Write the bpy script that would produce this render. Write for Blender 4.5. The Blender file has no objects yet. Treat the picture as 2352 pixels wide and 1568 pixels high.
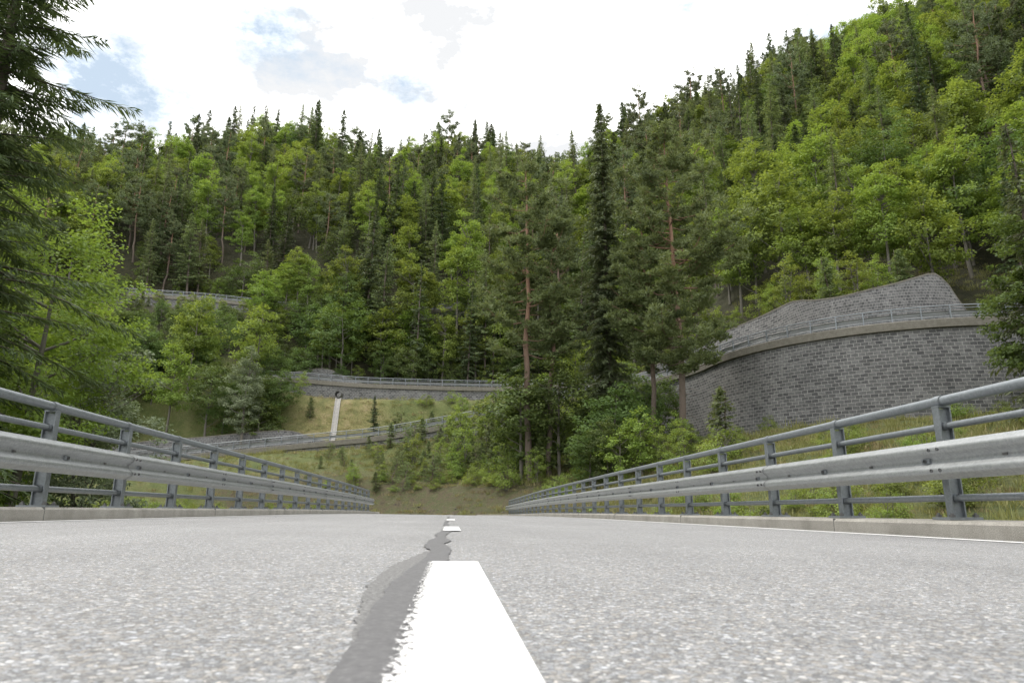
import bpy, math, random
import numpy as np
from mathutils import Vector
rng = np.random.default_rng(7)
random.seed(7)
scene = bpy.context.scene
scene.view_settings.view_transform = 'Standard'
scene.view_settings.look = 'None'
scene.view_settings.exposure = 0

# ---------------------------------------------------------------- mesh helper
class M:
    def __init__(s):
        s.V=[];s.F=[];s.I=[];s.S=[];s.U=[];s.n=0
    def add(s,v,f,mi=0,smooth=False,uv=None):
        v=np.asarray(v,dtype=np.float64).reshape(-1,3); f=np.asarray(f,dtype=np.int64).reshape(-1,4)
        s.V.append(v); s.F.append(f+s.n); s.I.append(np.full(len(f),mi)); s.S.append(np.full(len(f),smooth))
        s.U.append(np.zeros((len(v),2)) if uv is None else np.asarray(uv,dtype=np.float64)); s.n+=len(v)
    def build(s,name,mats,link=True):
        V=np.concatenate(s.V);F=np.concatenate(s.F);I=np.concatenate(s.I);S=np.concatenate(s.S);U=np.concatenate(s.U)
        me=bpy.data.meshes.new(name)
        me.vertices.add(len(V)); me.vertices.foreach_set('co',V.astype(np.float32).ravel())
        me.loops.add(F.size); me.loops.foreach_set('vertex_index',F.astype(np.int32).ravel())
        me.polygons.add(len(F)); me.polygons.foreach_set('loop_start',(np.arange(len(F))*4).astype(np.int32))
        me.polygons.foreach_set('material_index',I.astype(np.int32))
        me.polygons.foreach_set('use_smooth',S.astype(bool))
        for m in mats: me.materials.append(m)
        uvl=me.uv_layers.new(name='UVMap'); uvl.data.foreach_set('uv',U[F.ravel()].astype(np.float32).ravel())
        me.update(calc_edges=True); me.validate()
        ob=bpy.data.objects.new(name,me)
        if link: scene.collection.objects.link(ob)
        return ob

def tube(m,pts,rad,sides=6,mi=0,smooth=True):
    P=np.asarray(pts,float); n=len(P); R=np.broadcast_to(np.asarray(rad,float),(n,))
    T=np.gradient(P,axis=0); T/=np.linalg.norm(T,axis=1)[:,None]+1e-9
    ref=np.array([0,0,1.0]) if abs(T[:,2]).mean()<.8 else np.array([1.0,0,0])
    A=np.cross(T,ref);A/=np.linalg.norm(A,axis=1)[:,None]+1e-9
    B=np.cross(T,A)
    a=np.arange(sides)/sides*2*np.pi
    V=P[:,None]+R[:,None,None]*(np.cos(a)[None,:,None]*A[:,None]+np.sin(a)[None,:,None]*B[:,None])
    i=np.arange(n-1)[:,None]*sides; j=np.arange(sides)[None]; k=(j+1)%sides
    F=np.stack([i+j,i+k,i+sides+k,i+sides+j],-1).reshape(-1,4)
    m.add(V.reshape(-1,3),F,mi,smooth)

def box(m,c,dx,dy,dz,mi=0,ax=None):
    c=np.asarray(c,float)
    if ax is None: X,Y,Z=np.eye(3)
    else: X,Y,Z=ax
    s=np.array([[-1,-1,-1],[1,-1,-1],[1,1,-1],[-1,1,-1],[-1,-1,1],[1,-1,1],[1,1,1],[-1,1,1]])*.5
    V=c+s[:,:1]*dx*X+s[:,1:2]*dy*Y+s[:,2:]*dz*Z
    m.add(V,[[0,3,2,1],[4,5,6,7],[0,1,5,4],[1,2,6,5],[2,3,7,6],[3,0,4,7]],mi)

def grid_faces(n,k,close=False):
    i=np.arange(n-1)[:,None]*k; j=np.arange(k if close else k-1)[None]; j2=(j+1)%k
    return np.stack([i+j,i+j2,i+k+j2,i+k+j],-1).reshape(-1,4)

def sweep(m,sections,mi=0,smooth=False,uv=None,close=False):
    S=np.asarray(sections,float); n,k=S.shape[:2]
    m.add(S.reshape(-1,3),grid_faces(n,k,close),mi,smooth,None if uv is None else np.asarray(uv).reshape(-1,2))

def diamonds(m,C,D,L,W,N,mi):
    """leaf quads: centre C, direction D, length L, width W, approx normal N"""
    D=D/(np.linalg.norm(D,axis=1)[:,None]+1e-9)
    S=np.cross(D,N); S/=np.linalg.norm(S,axis=1)[:,None]+1e-9
    L=np.broadcast_to(L,(len(C),))[:,None]*.5; W=np.broadcast_to(W,(len(C),))[:,None]*.5
    V=np.stack([C-D*L,C+S*W-D*L*.15,C+D*L,C-S*W-D*L*.15],1).reshape(-1,3)
    F=np.arange(len(C)*4).reshape(-1,4)
    m.add(V,F,mi)

def unit(a): return a/(np.linalg.norm(a,axis=-1,keepdims=True)+1e-9)

# ---------------------------------------------------------------- materials
def mat(name):
    m=bpy.data.materials.new(name); m.use_nodes=True; nt=m.node_tree
    return m,nt,nt.nodes['Principled BSDF'],nt.nodes['Material Output']
def N(nt,t,**k):
    n=nt.nodes.new(t)
    for a,b in k.items(): setattr(n,a,b)
    return n
def ramp(nt,fac,stops):
    r=N(nt,'ShaderNodeValToRGB'); nt.links.new(fac,r.inputs[0])
    e=r.color_ramp.elements
    while len(e)<len(stops): e.new(.5)
    for x,(p,c) in zip(e,stops):
        x.position=p; x.color=(c,c,c,1) if not hasattr(c,'__len__') else (*c,1)
    return r.outputs[0]
def mix(nt,f,a,b,mode='MIX'):
    n=N(nt,'ShaderNodeMix',data_type='RGBA',blend_type=mode)
    for s,v in ((0,f),(6,a),(7,b)):
        if hasattr(v,'is_linked'): nt.links.new(v,n.inputs[s])
        elif hasattr(v,'__len__'): n.inputs[s].default_value=(*v,1)
        elif s==0: n.inputs[s].default_value=v
        else: n.inputs[s].default_value=(v,v,v,1)
    return n.outputs[2]
def noise(nt,vec,scale,detail=4,rough=.6):
    n=N(nt,'ShaderNodeTexNoise'); n.inputs['Scale'].default_value=scale; n.inputs['Detail'].default_value=detail
    n.inputs['Roughness'].default_value=rough
    if vec is not None: nt.links.new(vec,n.inputs['Vector'])
    return n.outputs['Fac']
def bump(nt,h,strength,dist,p):
    b=N(nt,'ShaderNodeBump'); b.inputs['Strength'].default_value=strength; b.inputs['Distance'].default_value=dist
    nt.links.new(h,b.inputs['Height']); nt.links.new(b.outputs[0],p.inputs['Normal'])
def objco(nt): return N(nt,'ShaderNodeTexCoord').outputs['Object']
def mapping(nt,v,s):
    n=N(nt,'ShaderNodeMapping'); n.inputs['Scale'].default_value=s; nt.links.new(v,n.inputs[0]); return n.outputs[0]

def leaf_mat(name,dark,light,trans=.35,tint=(1.2,1.12,.65)):
    m,nt,p,out=mat(name)
    g=N(nt,'ShaderNodeNewGeometry'); oi=N(nt,'ShaderNodeObjectInfo')
    co=objco(nt)
    nz=noise(nt,co,.6,0)
    a=N(nt,'ShaderNodeMath',operation='MULTIPLY_ADD'); nt.links.new(g.outputs['Random Per Island'],a.inputs[0]); a.inputs[1].default_value=.4
    nt.links.new(nz,a.inputs[2])
    b=N(nt,'ShaderNodeMath',operation='MULTIPLY_ADD'); nt.links.new(oi.outputs['Random'],b.inputs[0]); b.inputs[1].default_value=.5; nt.links.new(a.outputs[0],b.inputs[2])
    c=ramp(nt,b.outputs[0],[(.38,dark),(1.,light)])
    hs=N(nt,'ShaderNodeHueSaturation'); nt.links.new(c,hs.inputs['Color']); hs.inputs['Saturation'].default_value=.92
    mr=N(nt,'ShaderNodeMapRange'); nt.links.new(oi.outputs['Random'],mr.inputs[0]); mr.inputs[3].default_value=.478; mr.inputs[4].default_value=.515
    nt.links.new(mr.outputs[0],hs.inputs['Hue'])
    nt.links.new(hs.outputs[0],p.inputs['Base Color']); p.inputs['Roughness'].default_value=.6
    p.inputs['Specular IOR Level'].default_value=.25
    tr=N(nt,'ShaderNodeBsdfTranslucent'); tc=mix(nt,1.0,hs.outputs[0],tint,'MULTIPLY'); nt.links.new(tc,tr.inputs[0])
    ms=N(nt,'ShaderNodeMixShader'); ms.inputs[0].default_value=trans
    nt.links.new(p.outputs[0],ms.inputs[1]); nt.links.new(tr.outputs[0],ms.inputs[2]); nt.links.new(ms.outputs[0],out.inputs[0])
    return m
def bark_mat(name,a,b,c=None,zsplit=None):
    m,nt,p,out=mat(name); co=objco(nt)
    col=mix(nt,noise(nt,mapping(nt,co,(6,6,1.2)),2.5,6),a,b)
    if c is not None:
        sx=N(nt,'ShaderNodeSeparateXYZ'); nt.links.new(co,sx.inputs[0])
        mr=N(nt,'ShaderNodeMapRange'); nt.links.new(sx.outputs[2],mr.inputs[0]); mr.inputs[1].default_value=zsplit*.5; mr.inputs[2].default_value=zsplit*1.3
        col=mix(nt,mr.outputs[0],col,c)
    nt.links.new(col,p.inputs['Base Color']); p.inputs['Roughness'].default_value=.9
    return m
L_spruce=leaf_mat('spruce_needles',(.038,.059,.031),(.11,.155,.064),.28)
L_pine=leaf_mat('pine_needles',(.065,.092,.048),(.145,.185,.09),.27)
L_hero=leaf_mat('pine_needles_near',(.065,.095,.045),(.17,.22,.085),.3)
L_larch=leaf_mat('larch_needles',(.088,.13,.055),(.20,.26,.11),.34)
L_beech=leaf_mat('beech_leaves',(.058,.105,.022),(.235,.33,.055),.45)
L_maple=leaf_mat('maple_leaves',(.045,.08,.024),(.13,.20,.05),.4)
L_bush=leaf_mat('shrub_leaves',(.08,.135,.028),(.25,.34,.06),.42)
L_willow=leaf_mat('willow_leaves',(.11,.15,.08),(.25,.31,.18),.3,(1,1,.8))
L_grass=leaf_mat('grass_blades',(.09,.13,.035),(.28,.28,.10),.35,(1.1,1.05,.7))
L_dry=leaf_mat('dry_grass_blades',(.12,.105,.05),(.31,.27,.13),.3,(1.1,1.0,.7))
B_dark=bark_mat('spruce_bark',(.06,.05,.04),(.16,.13,.11))
B_pine=bark_mat('pine_bark',(.09,.075,.06),(.18,.14,.115),(.25,.15,.10),13)
B_beech=bark_mat('beech_bark',(.09,.085,.07),(.19,.175,.15))

# asphalt
def asphalt(name,lo,hi,stone=True):
    m,nt,p,out=mat(name); co=objco(nt)
    wn=N(nt,'ShaderNodeTexNoise'); nt.links.new(co,wn.inputs['Vector']); wn.inputs['Scale'].default_value=60
    ad=N(nt,'ShaderNodeVectorMath',operation='MULTIPLY_ADD'); nt.links.new(wn.outputs['Color'],ad.inputs[0]); ad.inputs[1].default_value=(.008,.008,.008); nt.links.new(co,ad.inputs[2])
    v=N(nt,'ShaderNodeTexVoronoi'); v.inputs['Scale'].default_value=150; nt.links.new(ad.outputs[0],v.inputs['Vector'])
    sx=N(nt,'ShaderNodeSeparateColor'); nt.links.new(v.outputs['Color'],sx.inputs[0])
    stones=ramp(nt,sx.outputs[0],[(.0,tuple(np.array(lo)*.8)),(.4,tuple((np.array(lo)+hi)/2)),(.85,hi),(1,tuple(np.minimum(np.array(hi)*1.75,.8)))])
    tintn=ramp(nt,sx.outputs[1],[(0,(.96,.99,1.05)),(.6,(1,1,1)),(1,(1.07,1.0,.92))])
    stones=mix(nt,1.0,stones,tintn,'MULTIPLY')
    v2=N(nt,'ShaderNodeTexVoronoi',feature='DISTANCE_TO_EDGE'); v2.inputs['Scale'].default_value=150; nt.links.new(ad.outputs[0],v2.inputs['Vector'])
    edge=ramp(nt,v2.outputs['Distance'],[(.0,.42),(.13,1.0)])
    col=mix(nt,1.0,stones,edge,'MULTIPLY')
    big=ramp(nt,noise(nt,co,.7,5),[(.3,.9),(.7,1.08)])
    col=mix(nt,1.0,col,big,'MULTIPLY')
    fine=ramp(nt,noise(nt,co,35,3),[(.3,.88),(.7,1.1)])
    col=mix(nt,1.0,col,fine,'MULTIPLY')
    lane=ramp(nt,noise(nt,mapping(nt,co,(1.3,.05,1)),1.0,3),[(.35,.93),(.65,1.05)])
    col=mix(nt,1.0,col,lane,'MULTIPLY')
    nt.links.new(col,p.inputs['Base Color']); p.inputs['Roughness'].default_value=.8; p.inputs['Specular IOR Level'].default_value=.35
    h=mix(nt,.5,edge,sx.outputs[0])
    bump(nt,h,.4,.0015,p)
    return m
A_road=asphalt('asphalt',(.205,.207,.21),(.325,.328,.33))
A_far=asphalt('asphalt_old',(.16,.16,.165),(.26,.26,.265))
A_tar,nt,p,_=mat('crack_sealant'); co=objco(nt)
c=ramp(nt,noise(nt,co,90,6,.75),[(.35,(.085,.085,.09)),(.55,(.12,.12,.125)),(.75,(.20,.20,.20))]); nt.links.new(c,p.inputs['Base Color']); p.inputs['Roughness'].default_value=.62
bump(nt,noise(nt,co,150,3),.4,.001,p)
A_rough,nt,p,_=mat('worn_patch'); co=objco(nt)
c=ramp(nt,noise(nt,co,120,5,.8),[(.38,(.09,.09,.092)),(.52,(.15,.15,.15)),(.68,(.30,.30,.30))]); nt.links.new(c,p.inputs['Base Color']); p.inputs['Roughness'].default_value=.8
bump(nt,noise(nt,co,140,3),.8,.002,p)

def paint(name,worn):
    m,nt,p,out=mat(name); co=objco(nt)
    c=ramp(nt,noise(nt,co,40,5),[(.3,.72),(.7,.8)])
    nt.links.new(c,p.inputs['Base Color']); p.inputs['Roughness'].default_value=.55
    bump(nt,noise(nt,co,120,4),.5,.002,p)
    # worn away paint, real holes showing the asphalt beneath
    sx=N(nt,'ShaderNodeSeparateXYZ'); nt.links.new(co,sx.inputs[0])
    mr=N(nt,'ShaderNodeMapRange'); nt.links.new(sx.outputs[0],mr.inputs[0]); mr.inputs[1].default_value=-.062; mr.inputs[2].default_value=.0; mr.inputs[3].default_value=worn; mr.inputs[4].default_value=-.22
    ad=N(nt,'ShaderNodeMath',operation='ADD'); nt.links.new(noise(nt,mapping(nt,co,(1.6,.8,1)),75,6,.8),ad.inputs[0]); nt.links.new(mr.outputs[0],ad.inputs[1])
    gt=N(nt,'ShaderNodeMath',operation='LESS_THAN'); nt.links.new(ad.outputs[0],gt.inputs[0]); gt.inputs[1].default_value=.60
    nt.links.new(gt.outputs[0],p.inputs['Alpha'])
    return m
W_line=paint('road_paint_worn',.19)
W_edge,nt,p,_=mat('road_paint'); p.inputs['Base Color'].default_value=(.74,.74,.73,1); p.inputs['Roughness'].default_value=.6

# concrete
def concrete(name,a,b,sc=1):
    m,nt,p,out=mat(name); co=objco(nt)
    c=mix(nt,ramp(nt,noise(nt,co,3*sc,6,.7),[(.3,0.),(.7,1.)]),a,b)
    c=mix(nt,1.0,c,ramp(nt,noise(nt,co,150,3),[(.35,.55),(.65,1.2)]),'MULTIPLY')
    nt.links.new(c,p.inputs['Base Color']); p.inputs['Roughness'].default_value=.85
    bump(nt,noise(nt,co,90,4),.6,.008,p); return m
C_kerb=concrete('granite_kerb',(.23,.22,.195),(.38,.365,.33))
C_cap=concrete('concrete_cap',(.15,.14,.11),(.25,.235,.205))
C_light=concrete('concrete_light',(.30,.29,.27),(.38,.37,.35))
R_rock=concrete('brown_rock',(.09,.08,.065),(.18,.16,.13))

# galvanised steel
def steel(name,c1,c2,met=.55,rough=.42):
    m,nt,p,out=mat(name); co=objco(nt)
    v=N(nt,'ShaderNodeTexVoronoi'); v.inputs['Scale'].default_value=55; nt.links.new(co,v.inputs['Vector'])
    sx=N(nt,'ShaderNodeSeparateColor'); nt.links.new(v.outputs['Color'],sx.inputs[0])
    f=mix(nt,.65,sx.outputs[0],noise(nt,mapping(nt,co,(1,1,3)),7,6,.7))
    c=mix(nt,f,c1,c2)
    nt.links.new(c,p.inputs['Base Color']); p.inputs['Metallic'].default_value=met
    r=ramp(nt,noise(nt,co,12,4),[(.3,rough-.07),(.7,rough+.12)]); nt.links.new(r,p.inputs['Roughness'])
    return m
S_beam=steel('galvanised_steel_light',(.22,.235,.24),(.42,.435,.44),.6,.42)
S_post=steel('galvanised_steel_weathered',(.16,.18,.195),(.29,.315,.335),.5,.45)
S_bolt=steel('steel_bolt',(.10,.10,.10),(.2,.2,.2),.6,.5)

# stone wall
S_wall,nt,p,_=mat('stone_blocks')
uv=N(nt,'ShaderNodeTexCoord').outputs['UV']
wn=N(nt,'ShaderNodeTexNoise'); nt.links.new(uv,wn.inputs['Vector']); wn.inputs['Scale'].default_value=1.7; wn.inputs['Detail'].default_value=3
ad=N(nt,'ShaderNodeVectorMath',operation='MULTIPLY_ADD'); nt.links.new(wn.outputs['Color'],ad.inputs[0]); ad.inputs[1].default_value=(.16,.08,0); nt.links.new(uv,ad.inputs[2])
br=N(nt,'ShaderNodeTexBrick'); nt.links.new(ad.outputs[0],br.inputs['Vector'])
br.inputs['Scale'].default_value=1; br.inputs['Brick Width'].default_value=.52; br.inputs['Row Height'].default_value=.28; br.inputs['Mortar Size'].default_value=.021; br.inputs['Mortar Smooth'].default_value=.2
br.inputs['Color1'].default_value=(.066,.068,.070,1); br.inputs['Color2'].default_value=(.165,.166,.165,1); br.inputs['Mortar'].default_value=(.29,.285,.275,1)
c=mix(nt,1.0,br.outputs['Color'],ramp(nt,noise(nt,uv,4,5,.7),[(.3,.7),(.7,1.3)]),'MULTIPLY')
st=ramp(nt,noise(nt,mapping(nt,uv,(2.2,.35,1)),1.6,6,.75),[(.59,0.),(.73,.6)])
c=mix(nt,st,c,(.41,.40,.385))
c=mix(nt,1.0,c,ramp(nt,noise(nt,uv,.25,3),[(.3,.8),(.7,1.15)]),'MULTIPLY')
nt.links.new(c,p.inputs['Base Color']); p.inputs['Roughness'].default_value=.85
hm=mix(nt,.4,ramp(nt,br.outputs['Fac'],[(0,1.),(1,0.)]),noise(nt,uv,6,5,.7))
bump(nt,hm,.7,.05,p)

# ground
G,nt,p,_=mat('hillside_ground'); co=objco(nt)
at=N(nt,'ShaderNodeVertexColor'); at.layer_name='kind'; sx=N(nt,'ShaderNodeSeparateColor'); nt.links.new(at.outputs[0],sx.inputs[0])
grass=ramp(nt,noise(nt,co,.35,8,.7),[(.3,(.075,.11,.028)),(.5,(.14,.165,.05)),(.7,(.21,.20,.085))])
dry=ramp(nt,noise(nt,co,1.3,9,.8),[(.34,(.06,.05,.03)),(.46,(.14,.115,.065)),(.55,(.09,.11,.035)),(.64,(.17,.145,.09)),(.78,(.28,.25,.19))])
fl=ramp(nt,noise(nt,co,.8,6,.7),[(.35,(.03,.033,.014)),(.65,(.065,.062,.03))])
clr=ramp(nt,noise(nt,co,.6,8,.75),[(.33,(.10,.12,.035)),(.5,(.25,.23,.09)),(.68,(.36,.29,.16))])
c=mix(nt,sx.outputs[0],grass,dry); c=mix(nt,sx.outputs[2],c,clr); c=mix(nt,sx.outputs[1],c,fl)
c=mix(nt,1.0,c,ramp(nt,noise(nt,co,9,5,.8),[(.3,.5),(.7,1.4)]),'MULTIPLY')
nt.links.new(c,p.inputs['Base Color']); p.inputs['Roughness'].default_value=.95
bump(nt,noise(nt,co,5,6,.8),1.0,.35,p)

# ---------------------------------------------------------------- terrain definition
ctrl=np.array([
(-12,0,-3.5),(12,0,-3.5),(-12,20,-2.6),(12,20,-2),(-12,35,-1.6),(12,35,-.8),(-30,10,-2.5),(-30,35,-.8),(-60,20,0),(-60,50,3),(30,10,0),(60,10,6),
(30,35,3.8),(22,35,2.2),(18.4,45,3.5),(0,-30,-2),(-40,-30,-2),(40,-30,2),(0,-90,0),(-150,-80,5),(150,-80,20),
(30,45,6),(22,62,6),(40,43,6.6),(55,43,8),(12,50,1.6),(8,60,2.6),(19,56,4.2),(0,30,-2.6),
(0,74,3.8),(-20,76,3.5),(-40,76,3.5),(-25,50,-.5),(5,80,7.5),(-70,80,3),(-10,81,6),
(-35,97,10),(-50,100,13),(-30,105,15),(-15.6,95,10.5),(-17,106,16.5),(3,100,15),(15,95,16),
(-20,125,29),(10,125,31),(-50,125,30),
(-60,150,52),(-20,150,53),(20,150,56),(50,120,53),(30,110,34),(37,80,25),(45,66,21),(60,72,29),(80,70,42),(60,100,50),(100,80,62),(85,130,85),(130,100,100),(64,50,16),(80,45,26),(110,40,40),
(-133,230,108),(-90,230,112),(-62,230,123),(-33,230,109),(12,230,119),(38,230,100),(80,185,112),(120,200,134),(160,160,142),(-200,230,100),(-150,120,45),(-100,95,18),(-100,150,58),(-180,50,20),
(0,320,115),(-150,320,112),(130,320,150),(250,300,190),(230,100,140),(-280,320,120),(260,20,110),(-90,200,90),(0,190,84)],float)
def tk(d2): return .5*d2*np.log(d2+1e-6)
def tps_fit(P,lam=8.):
    n=len(P); d2=((P[:,None,:2]-P[None,:,:2])**2).sum(-1)
    A=np.zeros((n+3,n+3)); A[:n,:n]=tk(d2)+lam*np.eye(n); A[:n,n]=1; A[:n,n+1:]=P[:,:2]; A[n:,:n]=A[:n,n:].T
    b=np.zeros(n+3); b[:n]=P[:,2]; return np.linalg.solve(A,b)
TW=tps_fit(ctrl)
def base_h(x,y):
    out=TW[-3]+TW[-2]*x+TW[-1]*y
    for i,(cx,cy,_) in enumerate(ctrl): out=out+TW[i]*tk((x-cx)**2+(y-cy)**2)
    return out
def sst(a,b,x):
    t=np.clip((x-a)/(b-a),0,1); return t*t*(3-2*t)
def catmull(P,step=1.0):
    P=np.asarray(P,float); P2=np.vstack([2*P[0]-P[1],P,2*P[-1]-P[-2]]); out=[]
    for i in range(1,len(P2)-2):
        n=max(2,int(np.linalg.norm(P2[i+1][:2]-P2[i][:2])/step))
        for k in range(n):
            t=k/n; a,b,c,d=P2[i-1:i+3]
            out.append(.5*((2*b)+(-a+c)*t+(2*a-5*b+4*c-d)*t*t+(-a+3*b-3*c+d)*t**3))
    out.append(P2[-2]); return np.array(out)
cx,cy,cr=43,64,18
circ=[(cx+cr*math.cos(math.radians(a)),cy+cr*math.sin(math.radians(a)),14+.0,8.0,h) for a,h in ((190,6.2),(205,5.6),(220,5.3),(235,5.5),(250,5.9),(262,6.4),(271,6.7),(278,5.6),(286,3.2),(300,2),(318,1.5))]
E1=catmull([(-95,86,2.5,.8,0),(-60,91,4,.8,0),(-46,91,5.3,.9,3.4),(-35,89.6,6.4,.9,3.4),(-24,88,7.4,1.,3.2),(-19,87.6,7.9,1.1,1.6),(-15,87.3,8.3,1.3,.2),(-8,87,9.1,1.5,.2),(4.3,85,11.2,2.4,.2),(15,80.5,13,3.5,2.5),(21.5,73.5,13.8,5.5,5.4),(24.6,67,14,7.5,6.4)]+circ)
E2=catmull([(-34,112,21,1,1),(-24,111,20.4,2.5,3.6),(-19,110.5,20,3,2.4),(-12.6,110,19.6,3,.9),(3.4,109,19.2,3,1.2),(12,106,18.9,3,1.3),(19,102,18.7,3,1.6),(30,94,18,2.5,2)])
E3=catmull([(-80,133,41.6,2.5,2.2),(-59,134,41,2.5,2.4),(-50,135,40.9,2.5,2.2),(-43,136,40.6,2.5,.3),(-30,136.5,39.5,2,.2),(-19,135,38.4,2,.2),(-2,133,39.3,2,.2),(14,129,41,2,.2)])
RW=7.6
def near(E,x,y):
    """signed offset (positive uphill/left), data, distance beyond ends"""
    P=E[:,:2]; A=P[:-1];B=P[1:];D=B-A;LL=(D**2).sum(1)
    x=np.atleast_1d(x).astype(float);y=np.atleast_1d(y).astype(float)
    e=np.zeros(len(x));dat=np.zeros((len(x),3));bey=np.zeros(len(x))
    for s in range(0,len(x),4000):
        px=x[s:s+4000,None]-A[None,:,0];py=y[s:s+4000,None]-A[None,:,1]
        t=(px*D[:,0]+py*D[:,1])/LL; tc=np.clip(t,0,1)
        qx=px-tc*D[:,0];qy=py-tc*D[:,1];d2=qx*qx+qy*qy
        k=d2.argmin(1);r=np.arange(len(k))
        sg=np.sign(D[k,0]*py[r,k]-D[k,1]*px[r,k]); ln=np.sqrt(LL[k])
        over=np.where(k==0,np.clip(-t[r,k],0,None)*ln,0)+np.where(k==len(D)-1,np.clip(t[r,k]-1,0,None)*ln,0)
        e[s:s+4000]=sg*np.sqrt(d2[r,k]); bey[s:s+4000]=over
        dat[s:s+4000]=E[k,2:5]+(E[k+1,2:5]-E[k,2:5])*tc[r,k][:,None]
    return e,dat,bey
# main road centre line
def zc(s): return np.interp(s,[-60,20,30,38,54,66,80,100,150],[-.15,-.155,-.18,-.24,-.42,-.46,-.2,.6,3.])
mc=[(0,y) for y in np.concatenate([np.arange(-60,-2,2),np.arange(-2,12,.5),np.arange(12,45,1)])]
for a in np.linspace(0,math.pi/2,24): mc.append((-20+20*math.cos(a),45+20*math.sin(a)))
for x in np.arange(-22,-110,-3): mc.append((x,65+ (x+20)*.0 - .0009*(x+20)**2))
mc=np.array(mc,float)
ms=np.concatenate([[0],np.cumsum(np.linalg.norm(np.diff(mc,axis=0),axis=1))])-60
mt=unit(np.gradient(mc,axis=0)); mn=np.stack([mt[:,1],-mt[:,0]],1) # right-hand normal
ME=np.column_stack([mc,zc(ms),ms,0*ms])
def xfall(s): return -.0145*(1-sst(38,62,s))
def H(x,y):
    shp=np.shape(x); x=np.ravel(x).astype(float); y=np.ravel(y).astype(float)
    z=base_h(x,y)
    z=z+ .5*np.sin(x*.31+1.3*np.sin(y*.13))*np.sin(y*.27+.8)*sst(60,100,y)
    for E in (E3,E2,E1):
        e,d,b=near(E,x,y); fade=1-sst(0,7,b)
        rz,ho,hi=d.T
        t=np.where(e<1.5,rz-ho,np.where(e<RW+2.5,rz-.1,rz+hi-.12))
        w=np.where(e<1.5,1-sst(1,9,-e),np.where(e<RW+2.5,1.,1-sst(11,19,e)))*fade
        z=z*(1-w)+t*w
    e,d,b=near(ME,x,y); ae=np.abs(e); s=d[:,1]
    on=(sst(43,45,s)+(s<-24))
    w=(1-sst(5.2,10,ae))*on
    z=z*(1-w)+(d[:,0]-.12)*w
    br=(ae<9)&(on<.5); z=np.where(br,np.minimum(z,-1.8),z)
    return z.reshape(shp)
def axis(a,lo,hi,b,f=1.0,c=6.):
    def side(n0,n1):
        v=[n0];st=f
        while abs(v[-1]-n1)>st: v.append(v[-1]+math.copysign(st,n1-n0)); st=min(st*1.12,c)
        return v
    return np.array(side(lo,a)[::-1][:-1]+list(np.arange(lo,hi,f))+side(hi,b))
gx=axis(-300,-62,66,300,.8);gy=axis(-130,40,142,360,.8)
XX,YY=np.meshgrid(gx,gy); ZZ=H(XX,YY)
tm=M(); V=np.stack([XX,YY,ZZ],-1); sweep(tm,V,0,True)
ground=tm.build('hillside_terrain',[G])
fx,fy=XX.ravel(),YY.ravel()
e1,d1,b1=near(E1,fx,fy);e2,d2,b2=near(E2,fx,fy);em,dm,bm=near(ME,fx,fy)
def clearing(x,y): return np.exp(-(((x+17)/7.5)**2)**2-(((y-100)/9.)**2)**2)
bank=np.clip((sst(4,5.5,np.abs(em))-sst(9,15,np.abs(em)))*(dm[:,1]>40)*(dm[:,1]<80)*(em<0),0,1)
clg=clearing(fx,fy)
fy_f=np.clip(sst(9,14,e2)+sst(118,124,fy)+((fx>20)*sst(9.5,13,e1)*(fy>50)),0,1)
col=np.stack([bank,fy_f,clg,1+0*bank],1)
ca=ground.data.color_attributes.new('kind','FLOAT_COLOR','POINT'); ca.data.foreach_set('color',col.astype(np.float32).ravel())

# ---------------------------------------------------------------- mountain roads, walls, rails
def enormals(E):
    T=unit(np.gradient(E[:,:2],axis=0)); return np.stack([-T[:,1],T[:,0]],1),T
def off(E,e,z,Nn): return np.column_stack([E[:,:2]+Nn*np.reshape(e,(-1,1)),z])
def rail_far(E,name,e0=.05):
    m=M(); Nn,T=enormals(E); s=np.concatenate([[0],np.cumsum(np.linalg.norm(np.diff(E[:,:2],axis=0),axis=1))])
    zb=E[:,2]+.14
    for h,r in ((1.08,.05),(.85,.032),(.2,.032)): tube(m,off(E,e0,zb+h,Nn),r,6,0)
    sec=[off(E,e0+.2+o,zb+h,Nn) for h,o in ((.34,0),(.42,.07),(.5,.02),(.58,.07),(.68,0))]
    sweep(m,np.stack(sec,1),1)
    for q in np.arange(.5,s[-1],2.0):
        x=np.interp(q,s,E[:,0]);y=np.interp(q,s,E[:,1]);z=np.interp(q,s,zb);i=min(int(np.searchsorted(s,q)),len(E)-1)
        n=np.array([*Nn[i],0]);t=np.array([*T[i],0])
        box(m,np.array([x,y,z+.52])+n*e0,.08,.12,1.06,0,(t,n,np.array([0,0,1.])))
        box(m,np.array([x,y,z+.5])+n*(e0+.12),.08,.14,.12,0,(t,n,np.array([0,0,1.])))
    return m.build(name,[S_post,S_beam])
def outer_wall(E,name):
    Nn,T=enormals(E); s=np.concatenate([[0],np.cumsum(np.linalg.norm(np.diff(E[:,:2],axis=0),axis=1))])
    m=M(); k=14; fr=np.linspace(0,1,k); dep=E[:,3]+2.0
    sec=[];uvs=[]
    for f in fr:
        z=E[:,2]-.3-dep*f; sec.append(off(E,-.12*dep*f,z,Nn)); uvs.append(np.stack([s,z],1))
    sweep(m,np.stack(sec,1),0,True,np.stack(uvs,1))
    z0=E[:,2]
    cap=[off(E,.45,z0-.02,Nn),off(E,.45,z0+.14,Nn),off(E,-.25,z0+.14,Nn),off(E,-.28,z0+.1,Nn),off(E,-.28,z0-.5,Nn),off(E,-.02,z0-.52,Nn)]
    sweep(m,np.stack(cap,1),1)
    return m.build(name,[S_wall,C_cap])
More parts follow.
